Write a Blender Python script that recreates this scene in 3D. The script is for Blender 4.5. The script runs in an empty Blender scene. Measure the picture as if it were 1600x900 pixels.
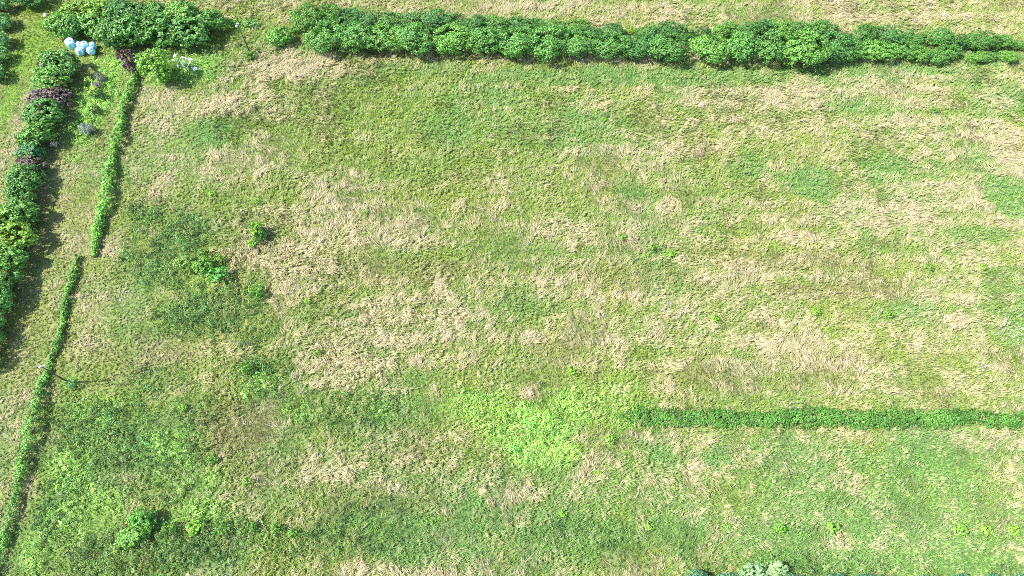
import bpy, math
import numpy as np
from mathutils import Vector

# ------------------------------------------------------------------ camera, sky, sun
SC = bpy.context.scene
COL = SC.collection
H = 100.0                       # drone height (m)
F = 1100.0                      # focal length in photo pixels (1600 wide)
TH = math.atan(550.0 / F)       # tilt from straight down
CT, ST = math.cos(TH), math.sin(TH)

cam_d = bpy.data.cameras.new("drone_camera")
cam = bpy.data.objects.new("drone_camera", cam_d)
COL.objects.link(cam)
cam.location = (0, 0, H)
cam.rotation_euler = (TH, 0, 0)
cam_d.sensor_width = 36.0
cam_d.lens = 36.0 * F / 1600.0
cam_d.clip_end = 8000
SC.camera = cam

SUN_DIR = Vector((0.99, 0.06, 0)).normalized()      # where shadows fall
SUN_EL = math.radians(50)
world = bpy.data.worlds.new("World")
SC.world = world
world.use_nodes = True
wn = world.node_tree
bgn = wn.nodes["Background"]
sky = wn.nodes.new("ShaderNodeTexSky")
sky.sky_type = 'NISHITA'
sky.sun_disc = False
sky.sun_elevation = SUN_EL
sky.sun_rotation = math.atan2(-SUN_DIR.x, -SUN_DIR.y)
wn.links.new(sky.outputs[0], bgn.inputs[0])
bgn.inputs[1].default_value = 0.135

sun_d = bpy.data.lights.new("sun", 'SUN')
sun_d.energy = 4.5
sun_d.angle = math.radians(0.5)
sun_d.color = (1.0, 0.965, 0.89)
sun = bpy.data.objects.new("sun", sun_d)
COL.objects.link(sun)
sd = Vector((SUN_DIR.x * math.cos(SUN_EL), SUN_DIR.y * math.cos(SUN_EL), -math.sin(SUN_EL)))
sun.rotation_euler = sd.to_track_quat('-Z', 'Y').to_euler()
sun.location = (-60, 0, 120)

SC.view_settings.view_transform = 'Standard'
SC.view_settings.look = 'None'
SC.view_settings.exposure = 1.67
SC.view_settings.gamma = 1.0
SC.render.engine = 'CYCLES'
SC.cycles.max_bounces = 6
SC.cycles.diffuse_bounces = 3
SC.cycles.transmission_bounces = 3
SC.cycles.use_denoising = False
SC.cycles.filter_width = 0.9

rng = np.random.default_rng(7)

# ------------------------------------------------------------------ helpers
def at(u, v, z=0.0):
    """place on the land (height z) of something surveyed from the photograph"""
    x, y = u - 800.0, 450.0 - v
    den = F * CT - y * ST
    k = (H - z) / den
    return Vector((x * k, (y * CT + F * ST) * k, z))

def ppm(v):
    """pixels per metre across at a row of the photograph"""
    return (F * CT - (450.0 - v) * ST) / H

def tag(o, label=None, cat=None, group=None, kind=None):
    if label:
        o["label"] = label
        if len(label.split()) > 16 and not kind: print("LONG", len(label.split()), label)
    if cat: o["category"] = cat
    if group: o["group"] = group
    if kind: o["kind"] = kind
    return o

def empty(name, loc, rz=0.0):
    o = bpy.data.objects.new(name, None)
    o.empty_display_size = 0.3
    o.location = loc
    o.rotation_euler = (0, 0, rz)
    COL.objects.link(o)
    return o

def add(name, me, parent=None, loc=None, rz=0.0, scale=None, color=None):
    o = bpy.data.objects.new(name, me)
    COL.objects.link(o)
    if parent is not None: o.parent = parent
    if loc is not None: o.location = loc
    o.rotation_euler = (0, 0, rz)
    if scale is not None: o.scale = scale
    if color is not None: o.color = (*color, 1.0)
    return o

def np_mesh(name, verts, faces, mat, col=None, smooth=False):
    """verts (N,3), faces (M,k) with one k for the whole mesh; col (N,3) per vertex"""
    me = bpy.data.meshes.new(name)
    n, (m, k) = len(verts), faces.shape
    me.vertices.add(n)
    me.vertices.foreach_set("co", np.ascontiguousarray(verts, np.float32).ravel())
    me.loops.add(m * k)
    me.loops.foreach_set("vertex_index", np.ascontiguousarray(faces, np.int32).ravel())
    me.polygons.add(m)
    me.polygons.foreach_set("loop_start", np.arange(0, m * k, k, dtype=np.int32))
    me.polygons.foreach_set("loop_total", np.full(m, k, np.int32))
    if smooth:
        me.polygons.foreach_set("use_smooth", np.ones(m, bool))
    me.update(calc_edges=True)
    if col is not None:
        a = me.attributes.new("tint", 'FLOAT_COLOR', 'POINT')
        c = np.ones((n, 4), np.float32)
        c[:, :3] = col
        a.data.foreach_set("color", c.ravel())
    if mat: me.materials.append(mat)
    return me

class Build:
    """collects boxes, tubes and lathes into one mesh"""
    def __init__(s): s.v, s.f = [], []
    def box(s, c, size, rot=None, bev=0.0):
        sx, sy, sz = [a / 2 for a in size]
        b = len(s.v)
        for dx, dy, dz in ((-1,-1,-1),(1,-1,-1),(1,1,-1),(-1,1,-1),(-1,-1,1),(1,-1,1),(1,1,1),(-1,1,1)):
            p = Vector((dx*sx, dy*sy, dz*sz))
            if rot is not None: p = rot @ p
            s.v.append(tuple(Vector(c) + p))
        s.f += [tuple(b+i for i in q) for q in ((0,3,2,1),(4,5,6,7),(0,1,5,4),(1,2,6,5),(2,3,7,6),(3,0,4,7))]
    def tube(s, pts, rad, n=8, cap=True):
        pts = [Vector(p) for p in pts]
        b = len(s.v)
        for i, p in enumerate(pts):
            d = (pts[min(i+1, len(pts)-1)] - pts[max(i-1, 0)]).normalized()
            a = d.orthogonal().normalized(); c = d.cross(a)
            for k in range(n):
                t = 2*math.pi*k/n
                s.v.append(tuple(p + (a*math.cos(t) + c*math.sin(t))*rad[i]))
        for i in range(len(pts)-1):
            for k in range(n):
                s.f.append((b+i*n+k, b+i*n+(k+1)%n, b+(i+1)*n+(k+1)%n, b+(i+1)*n+k))
        if cap:
            s.f.append(tuple(b+k for k in range(n))[::-1])
            e = b+(len(pts)-1)*n
            s.f.append(tuple(e+k for k in range(n)))
    def mesh(s, name, mat, smooth=False):
        me = bpy.data.meshes.new(name)
        me.from_pydata(s.v, [], s.f)
        if smooth:
            for p in me.polygons: p.use_smooth = True
        me.materials.append(mat)
        me.update()
        return me

# value noise ------------------------------------------------------------------
def _hash(ix, iy, seed):
    h = (ix.astype(np.int64)*374761393 + iy.astype(np.int64)*668265263 + seed*1442695041) & 0xFFFFFFFF
    h = ((h ^ (h >> 13)) * 1274126177) & 0xFFFFFFFF
    h = (h ^ (h >> 16)) & 0xFFFFFF
    return h / float(0xFFFFFF)

def vnoise(x, y, seed):
    ix, iy = np.floor(x), np.floor(y)
    fx, fy = x-ix, y-iy
    fx = fx*fx*(3-2*fx); fy = fy*fy*(3-2*fy)
    a, b = _hash(ix, iy, seed), _hash(ix+1, iy, seed)
    c, d = _hash(ix, iy+1, seed), _hash(ix+1, iy+1, seed)
    return (a*(1-fx)+b*fx)*(1-fy) + (c*(1-fx)+d*fx)*fy

def fbm(x, y, s, seed, octs=4, gain=0.55):
    """fractal noise, feature size s metres, about -1..1"""
    t, amp, tot = 0.0, 1.0, 0.0
    for o in range(octs):
        f = 2.0**o / s
        ca, sa = math.cos(o*1.3+seed), math.sin(o*1.3+seed)
        t = t + amp*(vnoise((x*ca-y*sa)*f+17.3*o, (x*sa+y*ca)*f-9.1*o, seed+o*31)*2-1)
        tot += amp; amp *= gain
    return t/tot*1.6

def sstep(a, b, x):
    t = np.clip((x-a)/(b-a), 0, 1)
    return t*t*(3-2*t)

# ------------------------------------------------------------------ materials
def new_mat(name):
    m = bpy.data.materials.new(name)
    m.use_nodes = True
    nt = m.node_tree
    for n in list(nt.nodes): nt.nodes.remove(n)
    out = nt.nodes.new("ShaderNodeOutputMaterial")
    return m, nt, out

def leaf_material(name, use_attr, trans=0.3, rough=0.55, var=0.35, spec=0.3):
    m, nt, out = new_mat(name)
    N, L = nt.nodes.new, nt.links.new
    if use_attr:
        src = N("ShaderNodeAttribute"); src.attribute_name = "tint"; c = src.outputs["Color"]
    else:
        src = N("ShaderNodeObjectInfo"); c = src.outputs["Color"]
    geo = N("ShaderNodeNewGeometry")
    mr = N("ShaderNodeMapRange")
    L(geo.outputs["Random Per Island"], mr.inputs[0])
    mr.inputs[3].default_value = 1-var; mr.inputs[4].default_value = 1+var
    ml = N("ShaderNodeMath"); ml.operation = 'MULTIPLY'; ml.inputs[1].default_value = 7.31
    fr = N("ShaderNodeMath"); fr.operation = 'FRACT'
    L(geo.outputs["Random Per Island"], ml.inputs[0]); L(ml.outputs[0], fr.inputs[0])
    mh = N("ShaderNodeMapRange"); L(fr.outputs[0], mh.inputs[0])
    mh.inputs[3].default_value = 0.485; mh.inputs[4].default_value = 0.508
    hsv = N("ShaderNodeHueSaturation")
    L(c, hsv.inputs["Color"]); L(mr.outputs[0], hsv.inputs["Value"]); L(mh.outputs[0], hsv.inputs["Hue"])
    p = N("ShaderNodeBsdfPrincipled")
    L(hsv.outputs[0], p.inputs["Base Color"])
    p.inputs["Roughness"].default_value = rough
    p.inputs["Specular IOR Level"].default_value = spec
    t = N("ShaderNodeBsdfTranslucent"); L(hsv.outputs[0], t.inputs[0])
    mx = N("ShaderNodeMixShader"); mx.inputs[0].default_value = trans
    L(p.outputs[0], mx.inputs[1]); L(t.outputs[0], mx.inputs[2]); L(mx.outputs[0], out.inputs[0])
    return m

def plain_material(name, rgb, rough=0.7, spec=0.3, noise=0.2, scale=6.0, bump=0.2, metal=0.0, stretch=(1, 1, 1)):
    m, nt, out = new_mat(name)
    N, L = nt.nodes.new, nt.links.new
    tc = N("ShaderNodeTexCoord"); mp = N("ShaderNodeMapping"); mp.inputs["Scale"].default_value = stretch
    L(tc.outputs["Object"], mp.inputs[0])
    nz = N("ShaderNodeTexNoise"); nz.inputs["Scale"].default_value = scale; nz.inputs["Detail"].default_value = 6
    L(mp.outputs[0], nz.inputs["Vector"])
    cr = N("ShaderNodeValToRGB")
    cr.color_ramp.elements[0].position = 0.3; cr.color_ramp.elements[1].position = 0.7
    cr.color_ramp.elements[0].color = (*[c*(1-noise) for c in rgb], 1)
    cr.color_ramp.elements[1].color = (*[min(1, c*(1+noise)) for c in rgb], 1)
    L(nz.outputs[0], cr.inputs[0])
    p = N("ShaderNodeBsdfPrincipled"); L(cr.outputs[0], p.inputs["Base Color"])
    p.inputs["Roughness"].default_value = rough; p.inputs["Specular IOR Level"].default_value = spec
    p.inputs["Metallic"].default_value = metal
    b = N("ShaderNodeBump"); b.inputs["Strength"].default_value = bump; b.inputs["Distance"].default_value = 0.03
    L(nz.outputs[0], b.inputs["Height"]); L(b.outputs[0], p.inputs["Normal"])
    L(p.outputs[0], out.inputs[0])
    return m

def ground_material():
    m, nt, out = new_mat("soil_thatch_and_gap_shade")
    N, L = nt.nodes.new, nt.links.new
    a = N("ShaderNodeAttribute"); a.attribute_name = "tint"
    geo = N("ShaderNodeNewGeometry")
    nz = N("ShaderNodeTexNoise"); nz.inputs["Scale"].default_value = 1.6; nz.inputs["Detail"].default_value = 8
    nz.inputs["Roughness"].default_value = 0.7
    L(geo.outputs["Position"], nz.inputs["Vector"])
    mr = N("ShaderNodeMapRange"); mr.inputs[1].default_value = 0.3; mr.inputs[2].default_value = 0.7
    mr.inputs[3].default_value = 0.6; mr.inputs[4].default_value = 1.35
    L(nz.outputs[0], mr.inputs[0])
    hsv = N("ShaderNodeHueSaturation"); L(a.outputs["Color"], hsv.inputs["Color"]); L(mr.outputs[0], hsv.inputs["Value"])
    p = N("ShaderNodeBsdfPrincipled"); p.inputs["Roughness"].default_value = 0.95
    p.inputs["Specular IOR Level"].default_value = 0.1
    L(hsv.outputs[0], p.inputs["Base Color"])
    b = N("ShaderNodeBump"); b.inputs["Strength"].default_value = 0.7; b.inputs["Distance"].default_value = 0.2
    L(nz.outputs[0], b.inputs["Height"]); L(b.outputs[0], p.inputs["Normal"])
    L(p.outputs[0], out.inputs[0])
    return m

M_GRASS = leaf_material("grass_blades", True, trans=0.22, rough=0.6, var=0.22, spec=0.25)
M_WEED = leaf_material("weed_leaves", True, trans=0.3, rough=0.5, var=0.3)
M_LEAF = leaf_material("shrub_leaves", False, trans=0.25, rough=0.5, var=0.45)
M_BARK = plain_material("bark", (0.12, 0.09, 0.06), 0.9, 0.1, 0.4, 9, 0.6, stretch=(1, 1, 0.2))
M_GROUND = ground_material()

# ------------------------------------------------------------------ what grows where
GREEN = np.array((0.172, 0.256, 0.050))
YGREEN = np.array((0.230, 0.284, 0.056))
TEAL = np.array((0.128, 0.252, 0.064))
STRAW = np.array((0.412, 0.340, 0.208))
OLIVE = np.array((0.200, 0.195, 0.072))
LIME = np.array((0.262, 0.480, 0.095))
DWEED = np.array((0.096, 0.190, 0.048))

# (kind, u, v, half width, half height in photo pixels, strength) -> ellipses on the land
ZONES = [
 ('dry', 440, 105, 115, 28, .95), ('dry', 350, 150, 80, 34, .5), ('dry', 380, 250, 70, 50, .35), ('dry', 262, 168, 66, 42, .5), ('dry', 478, 190, 40, 22, .4),
 ('dry', 255, 292, 22, 34, .6), ('dry', 365, 245, 45, 22, .4), ('dry', 1090, 140, 110, 24, .55), ('dry', 1230, 150, 70, 22, .45),
 ('dry', 1390, 130, 90, 30, .35), ('dry', 1550, 210, 50, 26, .65), ('dry', 1590, 258, 28, 26, .75), ('dry', 1440, 215, 90, 32, .4),
 ('dry', 790, 180, 40, 30, .35), ('dry', 1045, 235, 50, 18, .45), ('dry', 540, 355, 150, 50, .6), ('dry', 450, 420, 70, 60, .6),
 ('dry', 640, 495, 130, 55, .65), ('dry', 1140, 432, 60, 24, .45), ('dry', 1240, 550, 90, 46, .4), ('dry', 1360, 345, 130, 30, .4),
 ('dry', 1250, 378, 80, 18, .4), ('dry', 1320, 748, 26, 34, .8), ('dry', 1300, 710, 36, 10, .5), ('dry', 1085, 738, 22, 28, .6), ('dry', 705, 672, 46, 18, .6),
 ('dry', 940, 728, 45, 28, .55), ('dry', 785, 780, 34, 16, .6), ('dry', 822, 620, 19, 10, 1.4), ('dry', 812, 678, 8, 8, 1.), ('dry', 1030, 852, 26, 18, .5),
 ('dry', 580, 885, 45, 16, .55), ('dry', 508, 725, 50, 32, .35), ('dry', 992, 680, 26, 8, .8), ('dry', 525, 575, 90, 34, .3),
 ('dry', 85, 320, 34, 80, .15), ('dry', 60, 470, 40, 60, .15), ('dry', 26, 650, 34, 70, .3), ('dry', 130, 500, 28, 60, .25), ('dry', 25, 210, 14, 90, .4), ('dry', 180, 390, 26, 14, .6),
 ('dry', 1480, 510, 90, 60, .25), ('dry', 1580, 815, 25, 14, .4), ('dry', 880, 545, 80, 40, .25), ('dry', 1000, 330, 70, 14, .3),
 ('dry', 900, 15, 260, 16, .3), ('dry', 1350, 20, 200, 22, .35), ('dry', 650, 8, 140, 10, .3), ('dry', 165, 537, 8, 5, .7), ('dry', 125, 622, 8, 5, .7), ('dry', 700, 790, 40, 18, .2),
 ('dry', 1500, 700, 30, 20, .35), ('dry', 1240, 590, 160, 30, .2), ('dry', 720, 905, 60, 20, .4), ('dry', 810, 815, 20, 12, .4), ('dry', 500, 800, 40, 14, .25),
 ('wet', 1162, 258, 34, 24, 1.), ('wet', 1270, 282, 60, 32, 1.), ('wet', 1372, 262, 55, 26, .9), ('wet', 1580, 312, 40, 34, 1.),
 ('wet', 720, 180, 170, 50, .5), ('wet', 560, 150, 90, 40, .4), ('wet', 870, 205, 110, 46, .5), ('wet', 1010, 120, 300, 16, .9), ('wet', 1330, 112, 150, 14, 1.), ('wet', 660, 108, 110, 14, .5),
 ('wet', 330, 210, 40, 24, .7), ('wet', 640, 275, 80, 34, .55), ('wet', 480, 340, 20, 10, .8), ('wet', 980, 295, 40, 22, .9), ('wet', 1320, 165, 30, 12, .8),
 ('wet', 1000, 835, 180, 36, .7), ('wet', 1250, 830, 140, 46, .6), ('wet', 1450, 880, 170, 26, .7), ('wet', 620, 830, 150, 46, .5), ('wet', 1030, 708, 26, 18, .8), ('wet', 1120, 715, 26, 18, .9),
 ('wet', 1330, 715, 20, 22, .8), ('wet', 1450, 720, 130, 60, .35), ('wet', 820, 480, 60, 30, .4), ('wet', 1400, 490, 50, 24, .4), ('wet', 1560, 500, 50, 40, .5), ('wet', 500, 490, 50, 18, .4),
 ('wet', 1210, 700, 50, 40, .5), ('wet', 1540, 370, 60, 16, .6), ('wet', 800, 660, 320, 60, .25), ('wet', 1330, 870, 120, 16, .6),
 ('lush', 55, 60, 50, 70, 1.), ('lush', 5, 180, 18, 80, 1.), ('wet', 1300, 800, 420, 130, .35), ('wet', 900, 800, 260, 110, .3), ('lush', 300, 60, 200, 60, .5), ('lush', 700, 200, 260, 110, .35), ('lush', 480, 270, 120, 60, .3), ('lush', 680, 440, 200, 80, .25), ('wet', 300, 100, 60, 34, .8), ('wet', 400, 60, 50, 26, .5), ('wet', 1540, 90, 60, 16, .9), ('wet', 1590, 150, 12, 20, .8),
 ('olive', 620, 425, 170, 22, .6), ('olive', 1230, 410, 130, 20, .7), ('olive', 1300, 455, 140, 18, .8), ('olive', 950, 430, 150, 26, .5), ('olive', 1080, 590, 60, 18, .4), ('olive', 960, 385, 80, 14, .3),
 ('olive', 380, 665, 80, 60, .8), ('olive', 420, 740, 60, 40, .4), ('olive', 880, 545, 60, 26, .4), ('olive', 1350, 560, 60, 16, .6), ('olive', 230, 560, 90, 40, .4), ('olive', 640, 700, 60, 40, .5), ('olive', 600, 780, 90, 30, .4),
 ('dweed', 262, 395, 66, 70, .9), ('dweed', 330, 480, 90, 44, .8), ('dweed', 230, 345, 36, 30, .6), ('dweed', 395, 470, 30, 60, .6), ('dweed', 420, 590, 60, 50, .5), ('dweed', 500, 640, 70, 40, .45),
 ('dweed', 180, 690, 110, 60, .85), ('dweed', 260, 730, 70, 60, .6), ('dweed', 100, 650, 30, 40, .6), ('dweed', 300, 850, 130, 40, .7), ('dweed', 90, 800, 40, 90, .7), ('dweed', 180, 870, 130, 50, .7), ('dweed', 440, 850, 60, 40, .6),
 ('dweed', 400, 520, 40, 30, .5), ('dweed', 290, 640, 60, 40, .4), ('dweed', 600, 640, 60, 22, .35), ('dweed', 640, 860, 60, 26, .3),
 ('lweed', 835, 668, 66, 48, 1.), ('lweed', 760, 640, 60, 36, .7), ('lweed', 720, 618, 46, 26, .45), ('lweed', 890, 640, 60, 44, .6), ('lweed', 850, 705, 56, 22, .9),
 ('lweed', 290, 108, 60, 30, .6), ('lweed', 150, 150, 34, 70, .9), ('lweed', 190, 95, 40, 22, .6), ('lweed', 125, 205, 30, 24, .6), ('dweed', 1200, 885, 110, 20, .6), ('dweed', 1340, 885, 60, 18, .6), ('lweed', 960, 640, 60, 50, .3), ('lweed', 720, 640, 70, 40, .35), ('lweed', 60, 860, 60, 40, .4), ('lweed', 150, 640, 60, 30, .45), ('lweed', 260, 690, 60, 26, .45), ('lweed', 130, 800, 60, 50, .4), ('lweed', 300, 800, 60, 26, .35), ('lweed', 400, 600, 40, 30, .35), ('lweed', 470, 640, 40, 24, .35), ('lweed', 310, 440, 40, 20, .35), ('lweed', 300, 745, 50, 30, .3), ('dweed', 250, 600, 60, 30, .4), ('dweed', 560, 830, 140, 50, .4), ('dweed', 950, 840, 120, 40, .4), ('lweed', 110, 730, 40, 60, .5),
 ('lweed', 335, 430, 14, 16, 1.), ('dweed', 1570, 890, 40, 14, .6), ('lweed', 392, 92, 14, 8, .7), ('lweed', 375, 40, 24, 8, .6), ('lweed', 112, 598, 14, 10, .7), ('lweed', 590, 640, 20, 12, .3), ('lweed', 980, 660, 22, 14, .7),
]
ZW = []
for k, u, v, ru, rv, s in ZONES:
    c = at(u, v)
    ry = abs(at(u, v-1).y - at(u, v+1).y)/2 * rv
    ZW.append((k, c.x, c.y, ru/ppm(v), ry, s))

def land(X, Y):
    """mixture of plants at points of the land"""
    out = {k: np.zeros_like(X) for k in ('dry', 'wet', 'lush', 'olive', 'dweed', 'lweed')}
    n1 = fbm(X, Y, 5.0, 3, 4); n2 = fbm(X, Y, 1.7, 11, 3)
    wob = 0.34*n1 + 0.24*n2
    for k, cx, cy, rx, ry, s in ZW:
        m = (np.abs(X-cx) < 2.0*rx) & (np.abs(Y-cy) < 2.0*ry)
        if not m.any(): continue
        r = np.sqrt(((X[m]-cx)/rx)**2 + ((Y[m]-cy)/ry)**2) + wob[m]
        w = s*(1-sstep(0.45, 1.25, r))
        out[k][m] = np.maximum(out[k][m], w)
    big = fbm(X, Y*1.6, 14.0, 5, 4)
    streak = fbm(X*0.13, Y*1.2, 3.2, 23, 2)*0.6 + fbm(X*0.35, Y*1.4, 4.0, 27, 4)*0.5           # old mowing lines run across
    mid = fbm(X, Y, 3.2, 41, 4)
    d = 0.33 + 0.11*big + 0.16*streak + 0.18*mid + 0.15*fbm(X, Y, 0.9, 47, 2) - 0.05*(X < -48) + 0.075*np.sin(Y*1.75 + 1.6*fbm(X*0.06, Y*0.3, 3.0, 71, 2))*sstep(-40, -20, X)*(0.4+0.6*(Y > 28))
    d = d + 0.46*out['dry'] - 0.36*out['wet'] - 0.34*out['lush'] - 0.12*out['olive'] - 0.45*out['dweed'] - 0.7*out['lweed']
    out['d'] = np.clip(d, 0.02, 0.97)
    out['hue'] = np.clip(0.42 + 0.33*fbm(X, Y, 9.0, 61, 3) - 0.55*out['wet'] + 0.2*sstep(95, 125, Y), 0, 1)   # 1 yellow green, 0 blue green
    out['hue'] = np.clip(out['hue'] + 0.18*out['lush'] + 0.06 - 0.12*(1-sstep(18, 40, Y)), 0, 1)
    out['lweed'] *= np.clip(1.0+0.4*mid+0.3*n2, 0.15, 1.15); out['dweed'] = np.clip(out['dweed']*(1+0.5*mid), 0, 1); out['lweed'] *= 1-0.9*sstep(0.2, 0.7, out['dry']); out['dweed'] *= 1-0.8*sstep(0.3, 0.9, out['dry'])
    return out

def green_of(L, jitter=0.0):
    h = np.clip(L['hue'] + jitter, 0, 1)[:, None]
    g = np.where(h > 0.5, GREEN + (YGREEN-GREEN)*(h-0.5)*2, TEAL + (GREEN-TEAL)*h*2)
    g = g + (OLIVE-g)*np.clip(L['olive'], 0, 1)[:, None]*0.9
    g = g + (np.array((0.185, 0.325, 0.05))-g)*np.clip(L['lush'], 0, 1)[:, None]**2*0.8
    g = g + (DWEED-g)*np.clip(L['dweed'], 0, 1)[:, None]*0.75
    g = g + (LIME-g)*np.clip(L['lweed'], 0, 1)[:, None]*0.85
    return g

# ------------------------------------------------------------------ ground sheet
def ground():
    def axis(a, b, st, far):
        core = np.arange(a, b+1e-6, st)
        g = np.cumsum(np.geomspace(st*1.5, far/3, 26)); g = g/g[-1]*far
        return np.concatenate([(a-g)[::-1], core, b+g])
    xs, ys = axis(-125, 125, 0.8, 2500), axis(-25, 140, 0.8, 2500)
    X, Y = np.meshgrid(xs, ys)
    x, y = X.ravel(), Y.ravel()
    L = land(x, y)
    d = L['d'][:, None]
    c = (green_of(L)*(1-d) + STRAW*d)*0.55  # soil and thatch tone, darkened further as shade in gaps between blades
    z = 0.07*fbm(x, y, 7.0, 77, 3) - 0.06
    v = np.stack([x, y, z], 1)
    nx, ny = len(xs), len(ys)
    i = np.arange((nx-1)*(ny-1)); r, q = i//(nx-1), i % (nx-1)
    a = r*nx+q
    f = np.stack([a, a+1, a+nx+1, a+nx], 1)
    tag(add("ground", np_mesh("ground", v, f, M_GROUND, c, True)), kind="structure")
ground()

HEDGE_LINES = []     # filled below, kept clear of nothing: grass may grow under hedges

# ------------------------------------------------------------------ meadow grass (nobody could count it)
def scatter(n, ymax=134.0, ymin=-8.0):
    Y = ymin + (ymax-ymin)*rng.random(int(n*1.0))
    W = 78 + 0.36*Y
    keep = rng.random(len(Y)) < W/(78+0.36*ymax)
    Y = Y[keep]
    X = (rng.random(len(Y))*2-1)*(84+0.36*Y)
    # thins out toward the edge of what is modelled in full
    e = np.minimum(np.minimum((84+0.36*Y-np.abs(X))/9, (Y-ymin)/9), (ymax-Y)/10)
    k = rng.random(len(X)) < np.clip(e, 0, 1)
    return X[k], Y[k]

def blades(cx, cy, cz, ang, el, length, width, col, roll):
    n = len(cx)
    ca, sa, ce, se = np.cos(ang), np.sin(ang), np.cos(el), np.sin(el)
    d = np.stack([ca*ce, sa*ce, se], 1)
    p = np.stack([-sa*np.cos(roll), ca*np.cos(roll), np.sin(roll)], 1)
    b = np.stack([cx, cy, cz], 1)
    v = np.empty((n, 3, 3))
    v[:, 0] = b - p*(width/2)[:, None]
    v[:, 1] = b + p*(width/2)[:, None]
    v[:, 2] = b + d*length[:, None]
    f = np.arange(n*3).reshape(n, 3)
    return v.reshape(-1, 3), f, np.repeat(col, 3, 0)

def meadow():
    X, Y = scatter(510000)
    L = land(X, Y)
    n = len(X)
    lean = 2.2*fbm(X, Y, 8.0, 91, 3) + 0.5 + 0.9*fbm(X, Y, 1.8, 93, 2)     # the wind has laid it in swirls
    wisp = fbm(X, Y, 1.3, 99, 3)
    dn = np.clip(sstep(0.08, 0.95, L['d']) + 0.30*wisp + 0.62*(rng.random(n)-0.5), 0, 1)
    g = green_of(L, 0.5*(rng.random(n)-0.5))*(0.78+0.44*rng.random((n, 1)))
    straw = STRAW*(0.72+0.45*rng.random((n, 1))) + (rng.random((n, 1))-0.5)*np.array((0.04, 0.0, -0.05))
    base = g*(1-dn[:, None]) + straw*dn[:, None]
    K = 5
    idx = np.repeat(np.arange(n), K)
    m = len(idx)
    r = 0.15*np.sqrt(rng.random(m)); t = rng.random(m)*2*math.pi
    dry = dn[idx]
    cx, cy = X[idx]+r*np.cos(t), Y[idx]+r*np.sin(t)
    ang = lean[idx] + rng.normal(0, 1, m)*(0.85-0.5*dry)
    el = (0.50+0.75*rng.random(m))*(1-0.62*dry)
    ln = 0.26+0.30*rng.random(m) + dry*(0.10+0.32*rng.random(m))
    wd = 0.055+0.055*rng.random(m)
    cz = 0.02+0.12*rng.random(m) + dry*(0.05+0.2*rng.random(m)) + 0.16*np.clip(wisp[idx], -0.6, 1) + 0.15*rng.random(n)[idx]**2
    col = base[idx]*(0.8+0.4*rng.random((m, 1)))
    mown = (X < -50-0.18*(Y-60)) & (X < -46)
    ln = ln*np.where(mown[idx], 0.6, 1.0); cz = cz*np.where(mown[idx], 0.5, 1.0)
    v, f, c = blades(cx, cy, cz, ang, el, ln, wd, col, rng.normal(0, 0.45, m))
    # long bent straws lying in locks over the dry places
    q = np.flatnonzero((L['d'] > 0.30) & (wisp > 0.0) & (rng.random(n) < np.clip(L['d']*1.1, 0, 1)*0.28) & ~mown)
    k = len(q)*2; qi = np.repeat(q, 2)
    col2 = (STRAW*1.04)*(0.8+0.4*rng.random((k, 1)))*0.72 + g[qi]*0.28
    v2, f2, c2 = blades(X[qi]+0.15*rng.normal(size=k), Y[qi]+0.15*rng.normal(size=k), 0.26+0.18*rng.random(k)+0.14*wisp[qi], lean[qi]+0.22*rng.normal(size=k), 0.02+0.16*rng.random(k),
                        0.8+0.8*rng.random(k), 0.06+0.05*rng.random(k), col2, rng.normal(0, 0.25, k))
    f = np.concatenate([f, f2+len(v)]); v = np.concatenate([v, v2]); c = np.concatenate([c, c2])
    o = add("meadow_grass", np_mesh("meadow_grass", v, f, M_GRASS, c))
    tag(o, "long meadow grass, part green, part dry straw, laid over by the wind across the field", "grass", kind="stuff")
meadow()

def leaf_quads(P, Nn, size, aspect, fold=0.25):
    """diamond leaves at P facing Nn; each is two triangles folded on the midrib"""
    n = len(P)
    ref = rng.normal(size=(n, 3))
    t = np.cross(Nn, ref); t /= np.linalg.norm(t, axis=1, keepdims=True)+1e-9
    b = np.cross(Nn, t)
    s = size[:, None]
    v = np.empty((n, 4, 3))
    v[:, 0] = P - t*s*0.5
    v[:, 1] = P + b*s*aspect*0.5 + Nn*s*fold*0.5
    v[:, 2] = P + t*s*0.5
    v[:, 3] = P - b*s*aspect*0.5 + Nn*s*fold*0.5
    k = np.arange(n)[:, None]*4
    f = np.concatenate([k+np.array([0, 1, 2]), k+np.array([0, 2, 3])], 1).reshape(-1, 3)
    return v.reshape(-1, 3), f

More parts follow.
